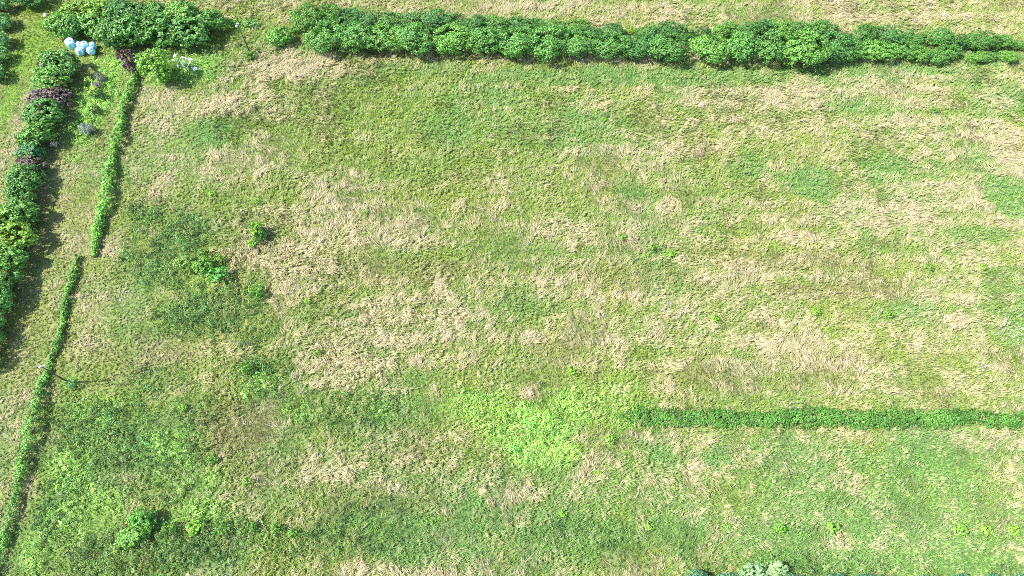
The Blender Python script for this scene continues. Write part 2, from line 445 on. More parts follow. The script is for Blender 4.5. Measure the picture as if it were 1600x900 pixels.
def weeds(name, key, density, colr, hmax, size, label, thr, cat="weeds"):
    X, Y = scatter(density)
    L = land(X, Y)
    w = L[key]
    keep = rng.random(len(X)) < sstep(thr, 0.8, w)
    X, Y = X[keep], Y[keep]; w = w[keep]
    n = len(X); K = 9
    hp = hmax*(0.45+0.55*rng.random(n))*(0.5+0.5*w)*np.clip(1+0.85*fbm(X, Y, 1.7, 55, 2), 0.15, 2)
    tint = colr*(0.65+0.7*rng.random((n, 1)))*np.clip(1+0.5*fbm(X, Y, 2.1, 57, 2), 0.55, 1.6)[:, None]
    hu = fbm(X, Y, 4.0, 15, 3)[:, None]
    tint = tint*(1+0.22*hu*np.array((1.3, 0.4, 0.2))) + (rng.random((n, 1)) < 0.12)*np.array((0.07, 0.05, 0.0))
    idx = np.repeat(np.arange(n), K); m = len(idx)
    r = 0.28*np.sqrt(rng.random(m)); t = rng.random(m)*6.283
    z = hp[idx]*(0.35+0.65*rng.random(m))
    P = np.stack([X[idx]+r*np.cos(t), Y[idx]+r*np.sin(t), z], 1)
    Nn = np.stack([np.cos(t)*0.7, np.sin(t)*0.7, np.ones(m)], 1) + rng.normal(0, 0.35, (m, 3))
    Nn /= np.linalg.norm(Nn, axis=1, keepdims=True)
    v, f = leaf_quads(P, Nn, size*(0.7+0.6*rng.random(m)), 0.5)
    c = np.repeat(tint[idx], 4, 0)
    tag(add(name, np_mesh(name, v, f, M_WEED, c)), label, cat, kind="stuff")

weeds("dark_weeds", 'dweed', 200000, DWEED*1.0, 1.15, 0.25, "dark green leafy weeds spread through the rough grass at the left of the field", 0.06)
weeds("nettle_patch", 'lweed', 190000, LIME*1.0, 1.0, 0.25, "bright lime green patches of nettle like weeds, the widest one left of the dark green strip", 0.1)

# ------------------------------------------------------------------ flowers
def flowers(name, spots, colr, size, label):
    P = []
    for u, v, ru, rv, n in spots:
        c = at(u, v); k = ppm(v)
        a = rng.normal(0, 0.55, (n, 2))
        for i in range(n):
            P.append((c.x+a[i, 0]*ru/k, c.y+a[i, 1]*rv/k*1.2, 0.55+0.3*rng.random()))
    P = np.array(P); n = len(P)
    Nn = np.tile(np.array([[0, 0, 1.0]]), (n, 1)) + rng.normal(0, 0.3, (n, 3))
    Nn /= np.linalg.norm(Nn, axis=1, keepdims=True)
    v, f = leaf_quads(P, Nn, size*(0.6+0.8*rng.random(n)), 0.9, 0.1)
    c = np.tile(np.array(colr), (len(v), 1))
    tag(add(name, np_mesh(name, v, f, M_WEED, c)), label, "flowers", kind="stuff")
flowers("white_flowers", [(1578, 520, 22, 26, 60), (1535, 575, 14, 8, 22), (1060, 483, 40, 16, 24), (1180, 470, 30, 12, 14), (1260, 640, 30, 8, 10), (1290, 530, 60, 30, 14), (1130, 662, 20, 4, 6), (205, 466, 20, 14, 5)],
        (0.85, 0.85, 0.82), 0.18, "small white flower heads sprinkled in the dry grass, thickest near the right edge")
flowers("yellow_flowers", [(607, 188, 12, 18, 26), (1290, 30, 30, 10, 10), (1465, 38, 12, 5, 12)],
        (0.75, 0.62, 0.05), 0.2, "tiny yellow flowers in the green grass below the long hedge")

# ------------------------------------------------------------------ shrubs
def crown_mesh(name, nclump, per, leaf, aspect, seed, spiky=0.0):
    """unit crown (radius about 1, base at z=-0.9) from clumps of leaves"""
    r = np.random.default_rng(seed)
    # lumpy surface: main lobes
    nl = 9
    lobes = r.normal(size=(nl, 3)); lobes[:, 2] = np.abs(lobes[:, 2])*0.7-0.15
    lobes /= np.linalg.norm(lobes, axis=1, keepdims=True)
    lr = 0.42+0.10*r.random(nl)
    lc = lobes*0.55
    C, R, ND = [], [], []
    for i in range(nclump):
        if i % 4 == 0:
            d = r.normal(size=3); d[2] = abs(d[2])*0.8-0.3; d /= np.linalg.norm(d)
            p = d*(0.78+0.16*r.random())
        else:
            j = r.integers(nl)
            d = r.normal(size=3)+lobes[j]*0.9; d /= np.linalg.norm(d)
            p = lc[j]+d*lr[j]*(0.85+0.25*r.random())
        if p[2] < -0.85: p[2] = -0.85
        C.append(p); ND.append(p/np.linalg.norm(p)*0.5+d*0.8)
    # an inner layer so that nothing shows through
    for i in range(nclump//3):
        d = r.normal(size=3); d /= np.linalg.norm(d)
        p = d*0.5; p[2] = max(p[2], -0.85)
        C.append(p); ND.append(d)
    C, ND = np.array(C), np.array(ND)
    idx = np.repeat(np.arange(len(C)), per); m = len(idx)
    off = r.normal(size=(m, 3)); off /= np.linalg.norm(off, axis=1, keepdims=True)
    crad = 0.085+0.06*r.random(len(C))
    P = C[idx] + off*(crad[idx]*r.random(m)**0.4)[:, None]*np.array([1.25, 1.25, 0.8])
    Nn = ND[idx] + 0.7*off + np.array([0, 0, 0.35]) + r.normal(0, 0.75, (m, 3))
    Nn /= np.linalg.norm(Nn, axis=1, keepdims=True)
    global rng
    keep, rng = rng, r
    v, f = leaf_quads(P, Nn, leaf*(0.65+0.7*r.random(m)), aspect)
    rng = keep
    return np_mesh(name, v, f, M_LEAF)

CROWNS = [crown_mesh("shrub_crown", 260, 18, 0.090, 0.6, 100+i) for i in range(7)]
LEAFY = [crown_mesh("leafy_crown", 170, 14, 0.145, 0.6, 500+i) for i in range(5)]
SMALL = [crown_mesh("small_crown", 42, 12, 0.26, 0.5, 200+i) for i in range(4)]
AIRY = [crown_mesh("airy_crown", 90, 18, 0.15, 0.36, 300+i) for i in range(3)]

def stems_mesh(seed, n=4):
    r = np.random.default_rng(seed); b = Build()
    for i in range(n):
        t = 6.283*i/n + r.random(); s = 0.15+0.1*r.random()
        b.tube([(0.08*math.cos(t), 0.08*math.sin(t), -0.95), (s*math.cos(t), s*math.sin(t), -0.4), (2.0*s*math.cos(t+.2), 2.0*s*math.sin(t+.2), 0.05)], [0.045, 0.03, 0.012], 6)
    return b.mesh("stems", M_BARK)
STEMS = [stems_mesh(i) for i in range(3)]

def shrub(name, u, v, hw, hh, color, label, cat="shrub", group=None, kit=None, dep=None, rise=0.9):
    """crown centred on the line of sight of (u, v), standing on the ground"""
    kit = kit or CROWNS
    k = ppm(v)
    a = hw/k*1.16; c = hh/k*1.0
    b = (dep/k if dep else min(max(c, 0.6*a), 1.3*c))
    zc = c*rise
    p = at(u, v, zc)
    root = empty(name, (p.x, p.y, 0), 0)
    tag(root, label, cat, group)
    i = int(rng.integers(len(kit)))
    j = 1+0.07*rng.normal()
    cc = tuple(max(0.005, min(1, q*j)) for q in color)
    rz = float(rng.choice([0, math.pi])+rng.normal()*0.25)
    add("foliage", kit[i], root, (0, 0, zc), rz, (a, b, c), cc)
    add("stem", STEMS[int(rng.integers(3))], root, (0, 0, zc), float(rng.random()*6), (min(a, b),)*2+(c,))
    return root

ORD = ["first", "second", "third", "fourth", "fifth", "sixth", "seventh", "eighth", "ninth", "tenth", "eleventh", "twelfth", "thirteenth",
       "fourteenth", "fifteenth", "sixteenth", "seventeenth", "eighteenth", "nineteenth", "twentieth", "twenty-first", "twenty-second",
       "twenty-third", "twenty-fourth", "twenty-fifth", "twenty-sixth", "twenty-seventh", "twenty-eighth", "twenty-ninth", "thirtieth",
       "thirty-first", "thirty-second", "thirty-third", "thirty-fourth", "thirty-fifth", "thirty-sixth", "thirty-seventh", "thirty-eighth"]

HG = (0.098, 0.245, 0.050)     # hedge green
HB = (0.122, 0.285, 0.050)     # fresher
HD = (0.070, 0.195, 0.046)     # deeper
YL = (0.170, 0.315, 0.042)
PU = (0.075, 0.045, 0.050)

def row(items, name, where, group, kit=None):
    for i, (u, v, hw, hh, col, look) in enumerate(items):
        shrub(name, u, v, hw, hh, col, f"{look}, {ORD[i]} from left in {where}", "shrub", group, kit)

front = [(515, 60, 30, 25, HG, "broad rounded green shrub at the corner"), (558, 62, 27, 24, HG, "mid green shrub with a flat top"), (602, 62, 26, 24, HB, "fresh light green shrub"),
 (645, 63, 30, 25, HG, "broad green shrub beside a dark gap"), (708, 64, 31, 24, HB, "round light green shrub right of dark gap"), (758, 66, 28, 23, HG, "dense mid green shrub"),
 (812, 68, 28, 25, HG, "tall dense green shrub"), (857, 70, 30, 26, HG, "broad shrub bulging toward the field"), (905, 70, 26, 22, HG, "lower green shrub before the open gap"),
 (957, 73, 28, 22, HG, "round green shrub right of open gap"), (1000, 73, 24, 21, HD, "deep green shrub between larger ones"), (1042, 75, 29, 24, HG, "broad shrub bulging out of the front"),
 (1110, 77, 27, 23, HB, "rounded yellowish green shrub"), (1158, 77, 27, 24, HG, "dense green shrub"), (1208, 75, 27, 25, HG, "tall dark green shrub"), (1258, 79, 31, 29, HB, "largest round bright shrub bulging out"),
 (1302, 76, 24, 24, HD, "dark green shrub right of the largest one"), (1328, 81, 17, 18, HG, "small round shrub"), (1368, 81, 26, 18, HB, "light green oval shrub"), (1410, 80, 16, 16, HG, "small upright shrub"),
 (1434, 85, 16, 14, HB, "small ball shaped bright shrub"), (1476, 85, 23, 13, HG, "low flat shrub standing apart"), (1532, 90, 22, 8, (0.12, 0.27, 0.05), "sparse low shrub"), (1574, 89, 15, 9, (0.13, 0.28, 0.05), "sparse small shrub")]
back = [(482, 32, 22, 24, HB, "light green shrub"), (512, 27, 22, 20, HB, "tall light green shrub"), (545, 32, 22, 18, HD, "dark shrub"), (577, 34, 20, 18, HD, "dark narrow shrub"), (609, 36, 22, 18, HG, "round green shrub"),
 (642, 37, 20, 18, HG, "green shrub"), (680, 36, 26, 20, HD, "broad dark shrub"), (716, 40, 22, 18, HG, "bushy shrub"), (745, 41, 20, 16, HD, "dark lower shrub"), (776, 42, 20, 17, HG, "leafy shrub"),
 (810, 43, 22, 17, HD, "bluish dark shrub"), (836, 45, 17, 16, HG, "narrow shrub"), (862, 47, 19, 15, HG, "rounded shrub"), (898, 48, 24, 17, HG, "broad shrub beside the open gap"), (926, 56, 15, 14, HD, "low dark shrub in the open gap"),
 (957, 52, 17, 15, HD, "small dark shrub right of the gap"), (986, 49, 9, 7, (0.22, 0.36, 0.05), "tiny yellow green bush"), (1011, 53, 14, 12, HG, "low shrub"), (1040, 50, 26, 16, HD, "broad dome shaped dark shrub"), (1068, 56, 15, 13, HG, "small shrub"),
 (1098, 57, 14, 12, HD, "low dark shrub"), (1132, 52, 22, 16, HB, "light rounded shrub"), (1162, 50, 20, 17, HG, "dense shrub"), (1190, 48, 21, 17, HD, "deep green shrub"), (1217, 47, 22, 18, HB, "tall bright shrub"),
 (1247, 51, 22, 17, HG, "leafy green shrub"), (1280, 53, 27, 18, HG, "broad shrub"), (1320, 62, 13, 10, HD, "low dark shrub in the dip"), (1351, 55, 19, 16, HG, "round shrub right of the dip"), (1390, 57, 23, 17, HD, "broad deep green shrub"),
 (1427, 62, 17, 14, HG, "small green shrub"), (1468, 62, 24, 16, HG, "oval shrub"), (1503, 66, 16, 12, HD, "low dark shrub"), (1535, 64, 23, 17, HG, "last broad shrub"), (1567, 67, 17, 11, HB, "low pale shrub"), (1587, 70, 12, 8, HB, "tiny pale shrub at the far tip")]
row(front, "hedge_shrub", "long hedge's front row", "front row shrubs of the long top hedge")
back = [(u, v, hw, hh, tuple(q*0.85 for q in c), lk) for u, v, hw, hh, c, lk in back]      # back row colours darkened to set it apart from the front row
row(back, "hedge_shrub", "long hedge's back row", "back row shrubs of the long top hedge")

thick_back = [(125, 22, 24, 20, YL, "yellowish green shrub"), (155, 18, 22, 20, YL, "tall lime tinted shrub"), (188, 20, 22, 20, HD, "dark shrub"), (218, 23, 20, 20, HD, "dark green shrub"),
 (244, 22, 18, 18, HG, "green shrub"), (285, 25, 25, 23, HB, "broad light shrub"), (322, 33, 22, 19, HG, "rounded shrub at the right end")]
thick_front = [(95, 42, 20, 20, HB, "light green shrub at the left end"), (116, 38, 18, 20, HG, "dark gapped shrub behind the blue bales"), (147, 42, 24, 20, HB, "fresh green shrub above the blue bales"),
 (178, 50, 22, 24, HG, "dense shrub"), (208, 50, 25, 25, HG, "broad dense shrub"), (252, 50, 28, 26, HG, "widest rounded shrub"), (295, 52, 26, 24, HG, "rounded shrub at the right end")]
row(thick_back, "thicket_shrub", "top left thicket's back row", "back shrubs of the top left thicket", LEAFY)
row(thick_front, "thicket_shrub", "top left thicket's front row", "front shrubs of the top left thicket", LEAFY)

side = [(95, 101, 26, 19, HG, "broad green shrub below the blue bales, top one of the left hedge"), (76, 104, 13, 11, PU, "small dark purple shrub on the left flank of the left hedge, near its top"),
 (78, 127, 24, 19, HB, "round light green shrub between the two upper purple shrubs of the left hedge"), (78, 155, 27, 14, (0.11, 0.085, 0.075), "greyish purple shrub, widest of the purple ones in the left hedge"),
 (68, 178, 23, 20, HG, "dark green shrub just below the widest purple shrub"), (57, 212, 22, 19, HB, "light leafed shrub beside the grey wooden pallet"), (49, 238, 17, 14, (0.06, 0.19, 0.06), "small bluish green shrub above the lower purple shrub"),
 (51, 257, 20, 13, (0.10, 0.075, 0.06), "brownish purple shrub, lowest of the purple ones in the left hedge"), (40, 278, 20, 19, HG, "rounded green shrub just below the lowest purple shrub"), (36, 305, 18, 19, HG, "narrow green shrub at the waist of the left hedge"),
 (30, 334, 24, 21, HB, "green shrub where the left hedge widens"), (8, 348, 18, 20, YL, "light shrub on the outer side of the left hedge, at the left photo edge"), (20, 374, 28, 22, YL, "largest lime green shrub of the left hedge"),
 (12, 405, 25, 20, HB, "leafy shrub just below the largest lime one"), (4, 436, 22, 20, HG, "dark green shrub cut by the left photo edge, second lowest in view"), (-6, 468, 20, 22, HG, "dark shrub cut by the left photo edge, lowest in view")]
for u, v, hw, hh, c, lb in side:
    shrub("hedge_shrub", u, v, hw*1.08, hh*1.14, c, lb, "shrub", "shrubs of the left hedge", LEAFY)
for u, v, w in ((-16, 500, 'upper'), (-24, 530, 'middle'), (-32, 560, 'lower')):
    shrub("hedge_shrub", u, v, 22, 22, HG, f"{w} one of three shrubs beyond the left photo edge, shading the grass", "shrub", "shrubs of the left hedge out of view")

# single bushes and plants
BG = (0.17, 0.38, 0.05); MG = (0.16, 0.31, 0.05); LG = (0.125, 0.29, 0.045); LM = (0.215, 0.44, 0.05); TL = (0.13, 0.27, 0.08)
shrub("bush", 437, 58, 16, 15, HB, "lone round green bush at the left end of the long hedge, standing apart from it", "bush", None, LEAFY)
shrub("bush", 460, 46, 7, 7, HG, "small bush between the lone round bush and the long hedge", "bush", None, LEAFY)
shrub("bush", 40, -4, 28, 16, HD, "dark green bush cut by the top photo edge near the left corner")
for u, v, w in ((-2, 6, "topmost at the corner"), (0, 34, "second from the top corner"), (-2, 62, "third below the top corner"), (-4, 88, "fourth below the top corner"), (-8, 112, "lowest of the reeds")):
    shrub("reed_clump", u-4, v, 17, 15, (0.19, 0.40, 0.13), f"pale bluish green reed clump at the left photo edge, {w}", "reeds", "reed clumps at the left edge", LEAFY)
shrub("plum_bush", 200, 92, 14, 14, (0.075, 0.038, 0.052), "dark purple leafed bush standing left of the bright green tree", "bush", None, SMALL)
shrub("plum_bush", 208, 106, 9, 9, (0.075, 0.038, 0.05), "smaller purple bush hugging the bright green tree, below the big purple one", "bush", None, SMALL)
shrub("bush", 262, 118, 14, 12, LG, "low green bush at the lower right foot of the bright green tree", "bush", None, LEAFY)
shrub("bush", 400, 360, 9, 15, LM, "lime yellow bush alone in the pale grass, left part of the field", "bush", None, SMALL)
shrub("bush", 395, 380, 7, 8, LM, "little yellow green bush just below the lime yellow bush", "bush", None, SMALL)
shrub("bush", 406, 368, 8, 13, HG, "dark green bush touching the right side of the lime yellow bush", "bush", None, SMALL)
shrub("bush", 292, 412, 17, 15, (0.14, 0.25, 0.045), "olive green bush with yellow edge, leftmost of the bush clump in the weeds", "bush", None, LEAFY)
shrub("bush", 318, 416, 14, 14, (0.14,0.32,0.05), "round fresh green bush in the middle of the clump in the weeds", "bush", None, LEAFY)
shrub("bush", 316, 396, 7, 7, LG, "small green bush at the top of the clump in the weeds", "bush", None, SMALL)
shrub("bush", 342, 406, 8, 8, YL, "small yellowish bush at the right of the clump in the weeds", "bush", None, SMALL)
shrub("bush", 340, 430, 14, 13, (0.11, 0.32, 0.065), "soft emerald bush, lowest of the clump in the weeds", "bush", None, SMALL)
shrub("bush", 402, 455, 11, 12, LG, "loose green bush right of the dark weeds", "bush", None, SMALL)
shrub("conifer_sapling", 384, 575, 7, 13, (0.15, 0.34, 0.05), "narrow green sapling standing in the rough grass left of centre", "sapling", None, SMALL)
shrub("bush", 222, 812, 18, 18, (0.11, 0.29, 0.045), "tall dark green bush at the left end of the bottom left row of young bushes", "bush", None, LEAFY)
shrub("bush", 205, 838, 22, 12, LG, "low spreading green bush at the foot of the tall bush, bottom left", "bush", None, LEAFY)
for i, (u, v, hw, hh, c, lb) in enumerate([(266, 824, 10, 10, LG, "round green young bush right of the tall dark bush"), (306, 824, 12, 11, LM, "bright lime young bush, brightest in the bottom left row"),
    (350, 826, 11, 10, LG, "green young bush right of the brightest lime one"), (393, 823, 7, 9, LG, "small young bush at the right end of the bottom left row"), (432, 826, 9, 9, LG, "leafy young bush beyond the right end of the bottom left row"), (458, 834, 8, 7, LG, "low young bush, furthest right beyond the bottom left row")]):
    shrub("young_bush", u, v, hw, hh, c, lb, "bush", "young bushes in a row at bottom left", SMALL)
for u, v, hw, c, lb in [(1219, 826, 7, BG, "small green young plant, leftmost of the bottom right row"), (1301, 826, 9, BG, "leafy young plant, second from left in the bottom right row"),
    (1500, 828, 9, BG, "round green young plant left of the yellow green one"), (1540, 829, 8, LM, "yellow green young plant, brightest of the bottom right row"), (1583, 828, 8, LM, "light green young plant nearest the right photo edge"),
    (1015, 822, 6, LM, "tiny lime plant in the green grass at bottom centre"), (880, 802, 6, LM, "small lime plant below the bright nettle patch"), (1137, 823, 5, LM, "tiny lime plant between bottom centre and bottom right row")]:
    shrub("young_plant", u, v, hw, hw, c, lb, "plant", "young plants in the bottom right grass", SMALL)
for u, v, hw, c, lb in [(481, 471, 5, LM, "tiny bright plant in pale grass right of the loose green bush"), (496, 551, 6, LM, "small bright plant in the pale grass left of centre"), (894, 579, 7, LM, "yellow green plant above the bright nettle patch"),
    (953, 687, 7, LM, "bright lime plant right of the nettle patch tip"), (933, 739, 5, LM, "little lime plant in the dry grass right of the nettle tip"), (401, 315, 5, LM, "bright plant in the dry grass above the lime yellow bush"),
    (331, 304, 5, LM, "bright plant left in the dry grass below the purple bush"), (572, 331, 4, LM, "tiny bright plant in the dry grass, upper middle left"), (1049, 397, 5, LM, "lime plant in the olive band, centre right"),
    (1010, 400, 5, LM, "lime plant left of another in the olive band"), (973, 370, 6, MG, "green plant above the olive band"), (1020, 387, 7, MG, "broad green plant among lime ones, centre right"), (1453, 417, 6, MG, "green plant in dry grass at right"),
    (1534, 418, 5, LM, "lime plant in dry grass near the right edge"), (1117, 498, 6, LM, "bright plant in pale grass, right of centre"), (944, 187, 4, LM, "tiny lime plant in the green grass under the hedge"), (762, 173, 4, LM, "little lime plant in the green grass below the left of the hedge"),
    (1460, 172, 6, MG, "green plant in the dry grass under the right part of the hedge"), (1275, 487, 6, LM, "bright plant in the mixed grass, lower right"), (1388, 492, 6, MG, "light green plant in the mixed grass right of another"),
    (285, 637, 6, LM, "bright lime plant in the rough weeds at lower left"), (386, 754, 8, MG, "green plant above the bottom left row of bushes"), (330, 718, 7, LG, "green plant at the right edge of the dark weeds")]:
    shrub("wild_plant", u, v, hw, hw, c, lb, "plant", "single bright plants in the meadow", SMALL)
shrub("grey_bush", 134, 202, 11, 10, (0.24, 0.28, 0.24), "silvery grey bush at the lower end of the weedy strip beside the left hedge", "bush", None, AIRY)
shrub("bush", 152, 148, 8, 9, (0.06, 0.14, 0.045), "dark small bush in the middle of the weedy strip", "bush", None, SMALL)
shrub("bush", 148, 172, 7, 8, (0.10, 0.16, 0.05), "olive small bush, lower one in the weedy strip", "bush", None, SMALL)
shrub("grey_bush", 156, 122, 8, 9, (0.17, 0.19, 0.15), "grey half dead bush, upper one in the weedy strip", "bush", None, AIRY)
shrub("grey_bush", 153, 134, 7, 6, (0.15, 0.15, 0.14), "grey dry bush just below the upper grey one", "bush", None, AIRY)
shrub("pole_weeds", 111, 600, 9, 8, TL, "bluish weeds round the foot of the lower left pole", "bush", None, SMALL)
shrub("pole_weeds", 390, 86, 9, 7, LG, "green weeds round the foot of the upper pole", "bush", None, SMALL)
shrub("bush", 393, 36, 14, 6, HG, "low bush behind the top of the upper pole", "bush", None, SMALL)
shrub("bush", 362, 36, 10, 6, LG, "low light bush left of the top of the upper pole", "bush", None, SMALL)
# bottom edge
shrub("willow_bush", 1180, 896, 24, 16, (0.26, 0.42, 0.20), "pale silvery willow bush at the bottom edge, broad left half", "bush", None, AIRY)
shrub("willow_bush", 1212, 889, 16, 14, (0.30, 0.48, 0.20), "pale silvery willow bush at the bottom edge, narrow brighter right half", "bush", None, AIRY)
bot = [(1100, 914, 28), (1148, 914, 26), (1248, 918, 26), (1296, 917, 28), (1346, 919, 28), (1398, 920, 28), (1448, 919, 26), (1498, 919, 26), (1548, 918, 28), (1596, 916, 26)]
for i, (u, v, hw) in enumerate(bot):
    shrub("edge_shrub", u, v, hw, 17, (0.085, 0.21, 0.105), f"bluish green shrub just showing at the bottom photo edge, {ORD[i]} from the left", "shrub", "shrubs along the bottom photo edge")

# bright green tree with trunk and limbs
def tree(u, v, hw, hh, color, label):
    k = ppm(v); a, c = hw/k, hh/k
    zc = c*1.15; p = at(u, v, zc)
    root = tag(empty("young_tree", (p.x, p.y, 0)), label, "tree")
    b = Build()
    b.tube([(0, 0, 0), (0.05, 0.02, zc*0.5), (0, 0.05, zc*0.9), (0.05, 0, zc+c*0.5)], [0.16, 0.12, 0.09, 0.03], 8)
    for i in range(6):
        t = i*1.05; h0 = zc*(0.45+0.08*i)
        b.tube([(0.03, 0.02, h0), (0.4*a*math.cos(t), 0.4*a*math.sin(t), h0+0.25*c), (0.75*a*math.cos(t), 0.75*a*math.sin(t), h0+0.5*c)], [0.06, 0.04, 0.015], 6)
    add("trunk", b.mesh("trunk", M_BARK, True), root)
    cm = crown_mesh("tree_crown", 150, 15, 0.13, 0.6, 401)
    add("crown", cm, root, (0, 0, zc), 0.4, (a, a, c), color)
tree(245, 102, 26, 25, (0.155, 0.33, 0.045), "bright green leafy young tree between the purple bush and the white frame")

# ------------------------------------------------------------------ narrow hedges
def strip(name, pts, half, height, per_m, size, col, label, rag=0.4):
    P3 = [at(u, v) for u, v in pts]
    root = tag(empty(name, P3[0]), label, "hedge")
    o = np.array([[p.x-P3[0].x, p.y-P3[0].y] for p in P3])
    seg = np.linalg.norm(np.diff(o, axis=0), axis=1); cum = np.concatenate([[0], np.cumsum(seg)])
    nc = int(cum[-1]*per_m/12)
    sc = rng.random(nc)*cum[-1]
    tc = np.arccos(1-2*rng.random(nc)); qc = 0.72+0.36*rng.random(nc)
    ic = np.repeat(np.arange(nc), 12); n = len(ic)
    off = rng.normal(size=(n, 3)); off /= np.linalg.norm(off, axis=1, keepdims=True)
    off *= (0.34*rng.random((n, 1))**0.4)
    s = np.clip(sc[ic]+off[:, 0], 0, cum[-1])
    cx, cy = np.interp(s, cum, o[:, 0]), np.interp(s, cum, o[:, 1])
    hv = np.interp(s, cum, half); ht = np.interp(s, cum, height)
    i = np.clip(np.searchsorted(cum, s)-1, 0, len(seg)-1)
    d = np.diff(o, axis=0)/seg[:, None]; px, py = -d[i, 1], d[i, 0]
    lump = 1+rag*fbm(sc, sc*0+3, 2.0, 5, 3)[ic]
    t = tc[ic]
    lat = np.cos(t)*hv*lump*qc[ic] + off[:, 1]*0.8 + 0.3*fbm(s, s*0+9, 4.0, 8, 2)
    up = np.sin(t)*ht*lump*qc[ic] + off[:, 2]*0.7
    P = np.stack([cx+px*lat, cy+py*lat, np.maximum(up, 0.05)], 1)
    Nn = np.stack([px*np.cos(t), py*np.cos(t), np.sin(t)+0.3], 1)*0.8 + off*2.2 + rng.normal(0, 0.5, (n, 3))
    Nn /= np.linalg.norm(Nn, axis=1, keepdims=True)
    v, f = leaf_quads(P, Nn, size*(0.6+0.8*rng.random(n)), 0.55)
    g = fbm(s, lat, 1.6, 21, 2)
    c = np.array(col)*(1+0.3*g[:, None])*(0.8+0.4*rng.random((n, 1)))
    fo = add("foliage", np_mesh("hedge_foliage", v, f, M_WEED, np.repeat(c, 4, 0)), root)
    b = Build()
    m = int(cum[-1]/0.9)
    for j in range(m):
        ss = (j+0.5)*0.9
        x, y = np.interp(ss, cum, o[:, 0]), np.interp(ss, cum, o[:, 1]); h = float(np.interp(ss, cum, height))
        b.tube([(x, y, 0), (x+0.1*rng.normal(), y+0.1*rng.normal(), h*0.8)], [0.03, 0.012], 5, False)
    tag(add("stem", b.mesh("hedge_stems", M_BARK), root), kind="stuff")
    return root

strip("narrow_hedge", [(213, 120), (203, 150), (193, 185), (185, 225), (177, 265), (170, 305), (160, 345), (152, 385), (149, 402)],
      [.85, 1.0, 1.05, 1.0, 1.05, 1.0, .95, .7, .4], [1.3, 1.5, 1.6, 1.6, 1.6, 1.5, 1.4, 1.0, .6], 260, 0.30, (0.145, 0.33, 0.055),
      "upper, wider of two thin green hedge rows at left, running down from the purple bush")
strip("narrow_hedge", [(124, 401), (112, 440), (104, 480), (96, 520), (86, 555), (76, 590), (66, 620), (56, 660), (47, 700), (38, 740), (28, 780), (18, 820), (6, 860), (-10, 910)],
      [.55, .6, .5, .45, .5, .55, .8, 1.0, 1.0, .85, .75, .75, .7, .7], [.9, 1.0, .9, .8, .8, 1.0, 1.4, 1.6, 1.6, 1.4, 1.2, 1.2, 1.0, 1.0], 200, 0.28, (0.115, 0.275, 0.048),
      "thin uneven green hedge row curving past the lower left pole to the bottom corner")
strip("leafy_crop_strip", [(968, 655), (1000, 653), (1060, 655), (1120, 656), (1180, 655), (1260, 655), (1340, 656), (1420, 655), (1500, 655), (1600, 656), (1680, 657)],
      [.5, 1.5, 1.55, 1.45, 1.4, 1.5, 1.55, 1.45, 1.45, 1.45, 1.45], [.4, .9, 1.0, .95, .95, 1.0, 1.0, 1.0, 1.0, 1.0, 1.0], 420, 0.25, (0.085, 0.215, 0.038),
      "straight dark green leafy strip crossing the right half of the field to the photo edge", 0.18)

# ------------------------------------------------------------------ man-made things
M_WRAP = plain_material("blue_bale_wrap", (0.34, 0.63, 0.76), 0.35, 0.5, 0.2, 3.0, 0.6)
M_WOOD = plain_material("weathered_wood", (0.30, 0.26, 0.23), 0.85, 0.2, 0.3, 5, 0.4, stretch=(1, 6, 6))
M_POLE = plain_material("tarred_pole_wood", (0.075, 0.06, 0.05), 0.85, 0.2, 0.35, 7, 0.4, stretch=(3, 3, 0.2))
M_PORC = plain_material("white_porcelain", (0.85, 0.85, 0.86), 0.2, 0.6, 0.03, 5, 0.0)
M_STEEL = plain_material("dull_steel", (0.42, 0.43, 0.45), 0.5, 0.5, 0.12, 8, 0.1, metal=0.6)
M_WHITE = plain_material("white_painted_metal", (0.68, 0.70, 0.72), 0.45, 0.4, 0.06, 4, 0.1)
M_SHEET = plain_material("white_plastic_sheet", (0.66, 0.69, 0.74), 0.4, 0.5, 0.08, 4, 0.3)
M_STONE = plain_material("pale_stone", (0.55, 0.52, 0.46), 0.9, 0.2, 0.2, 3, 0.6)

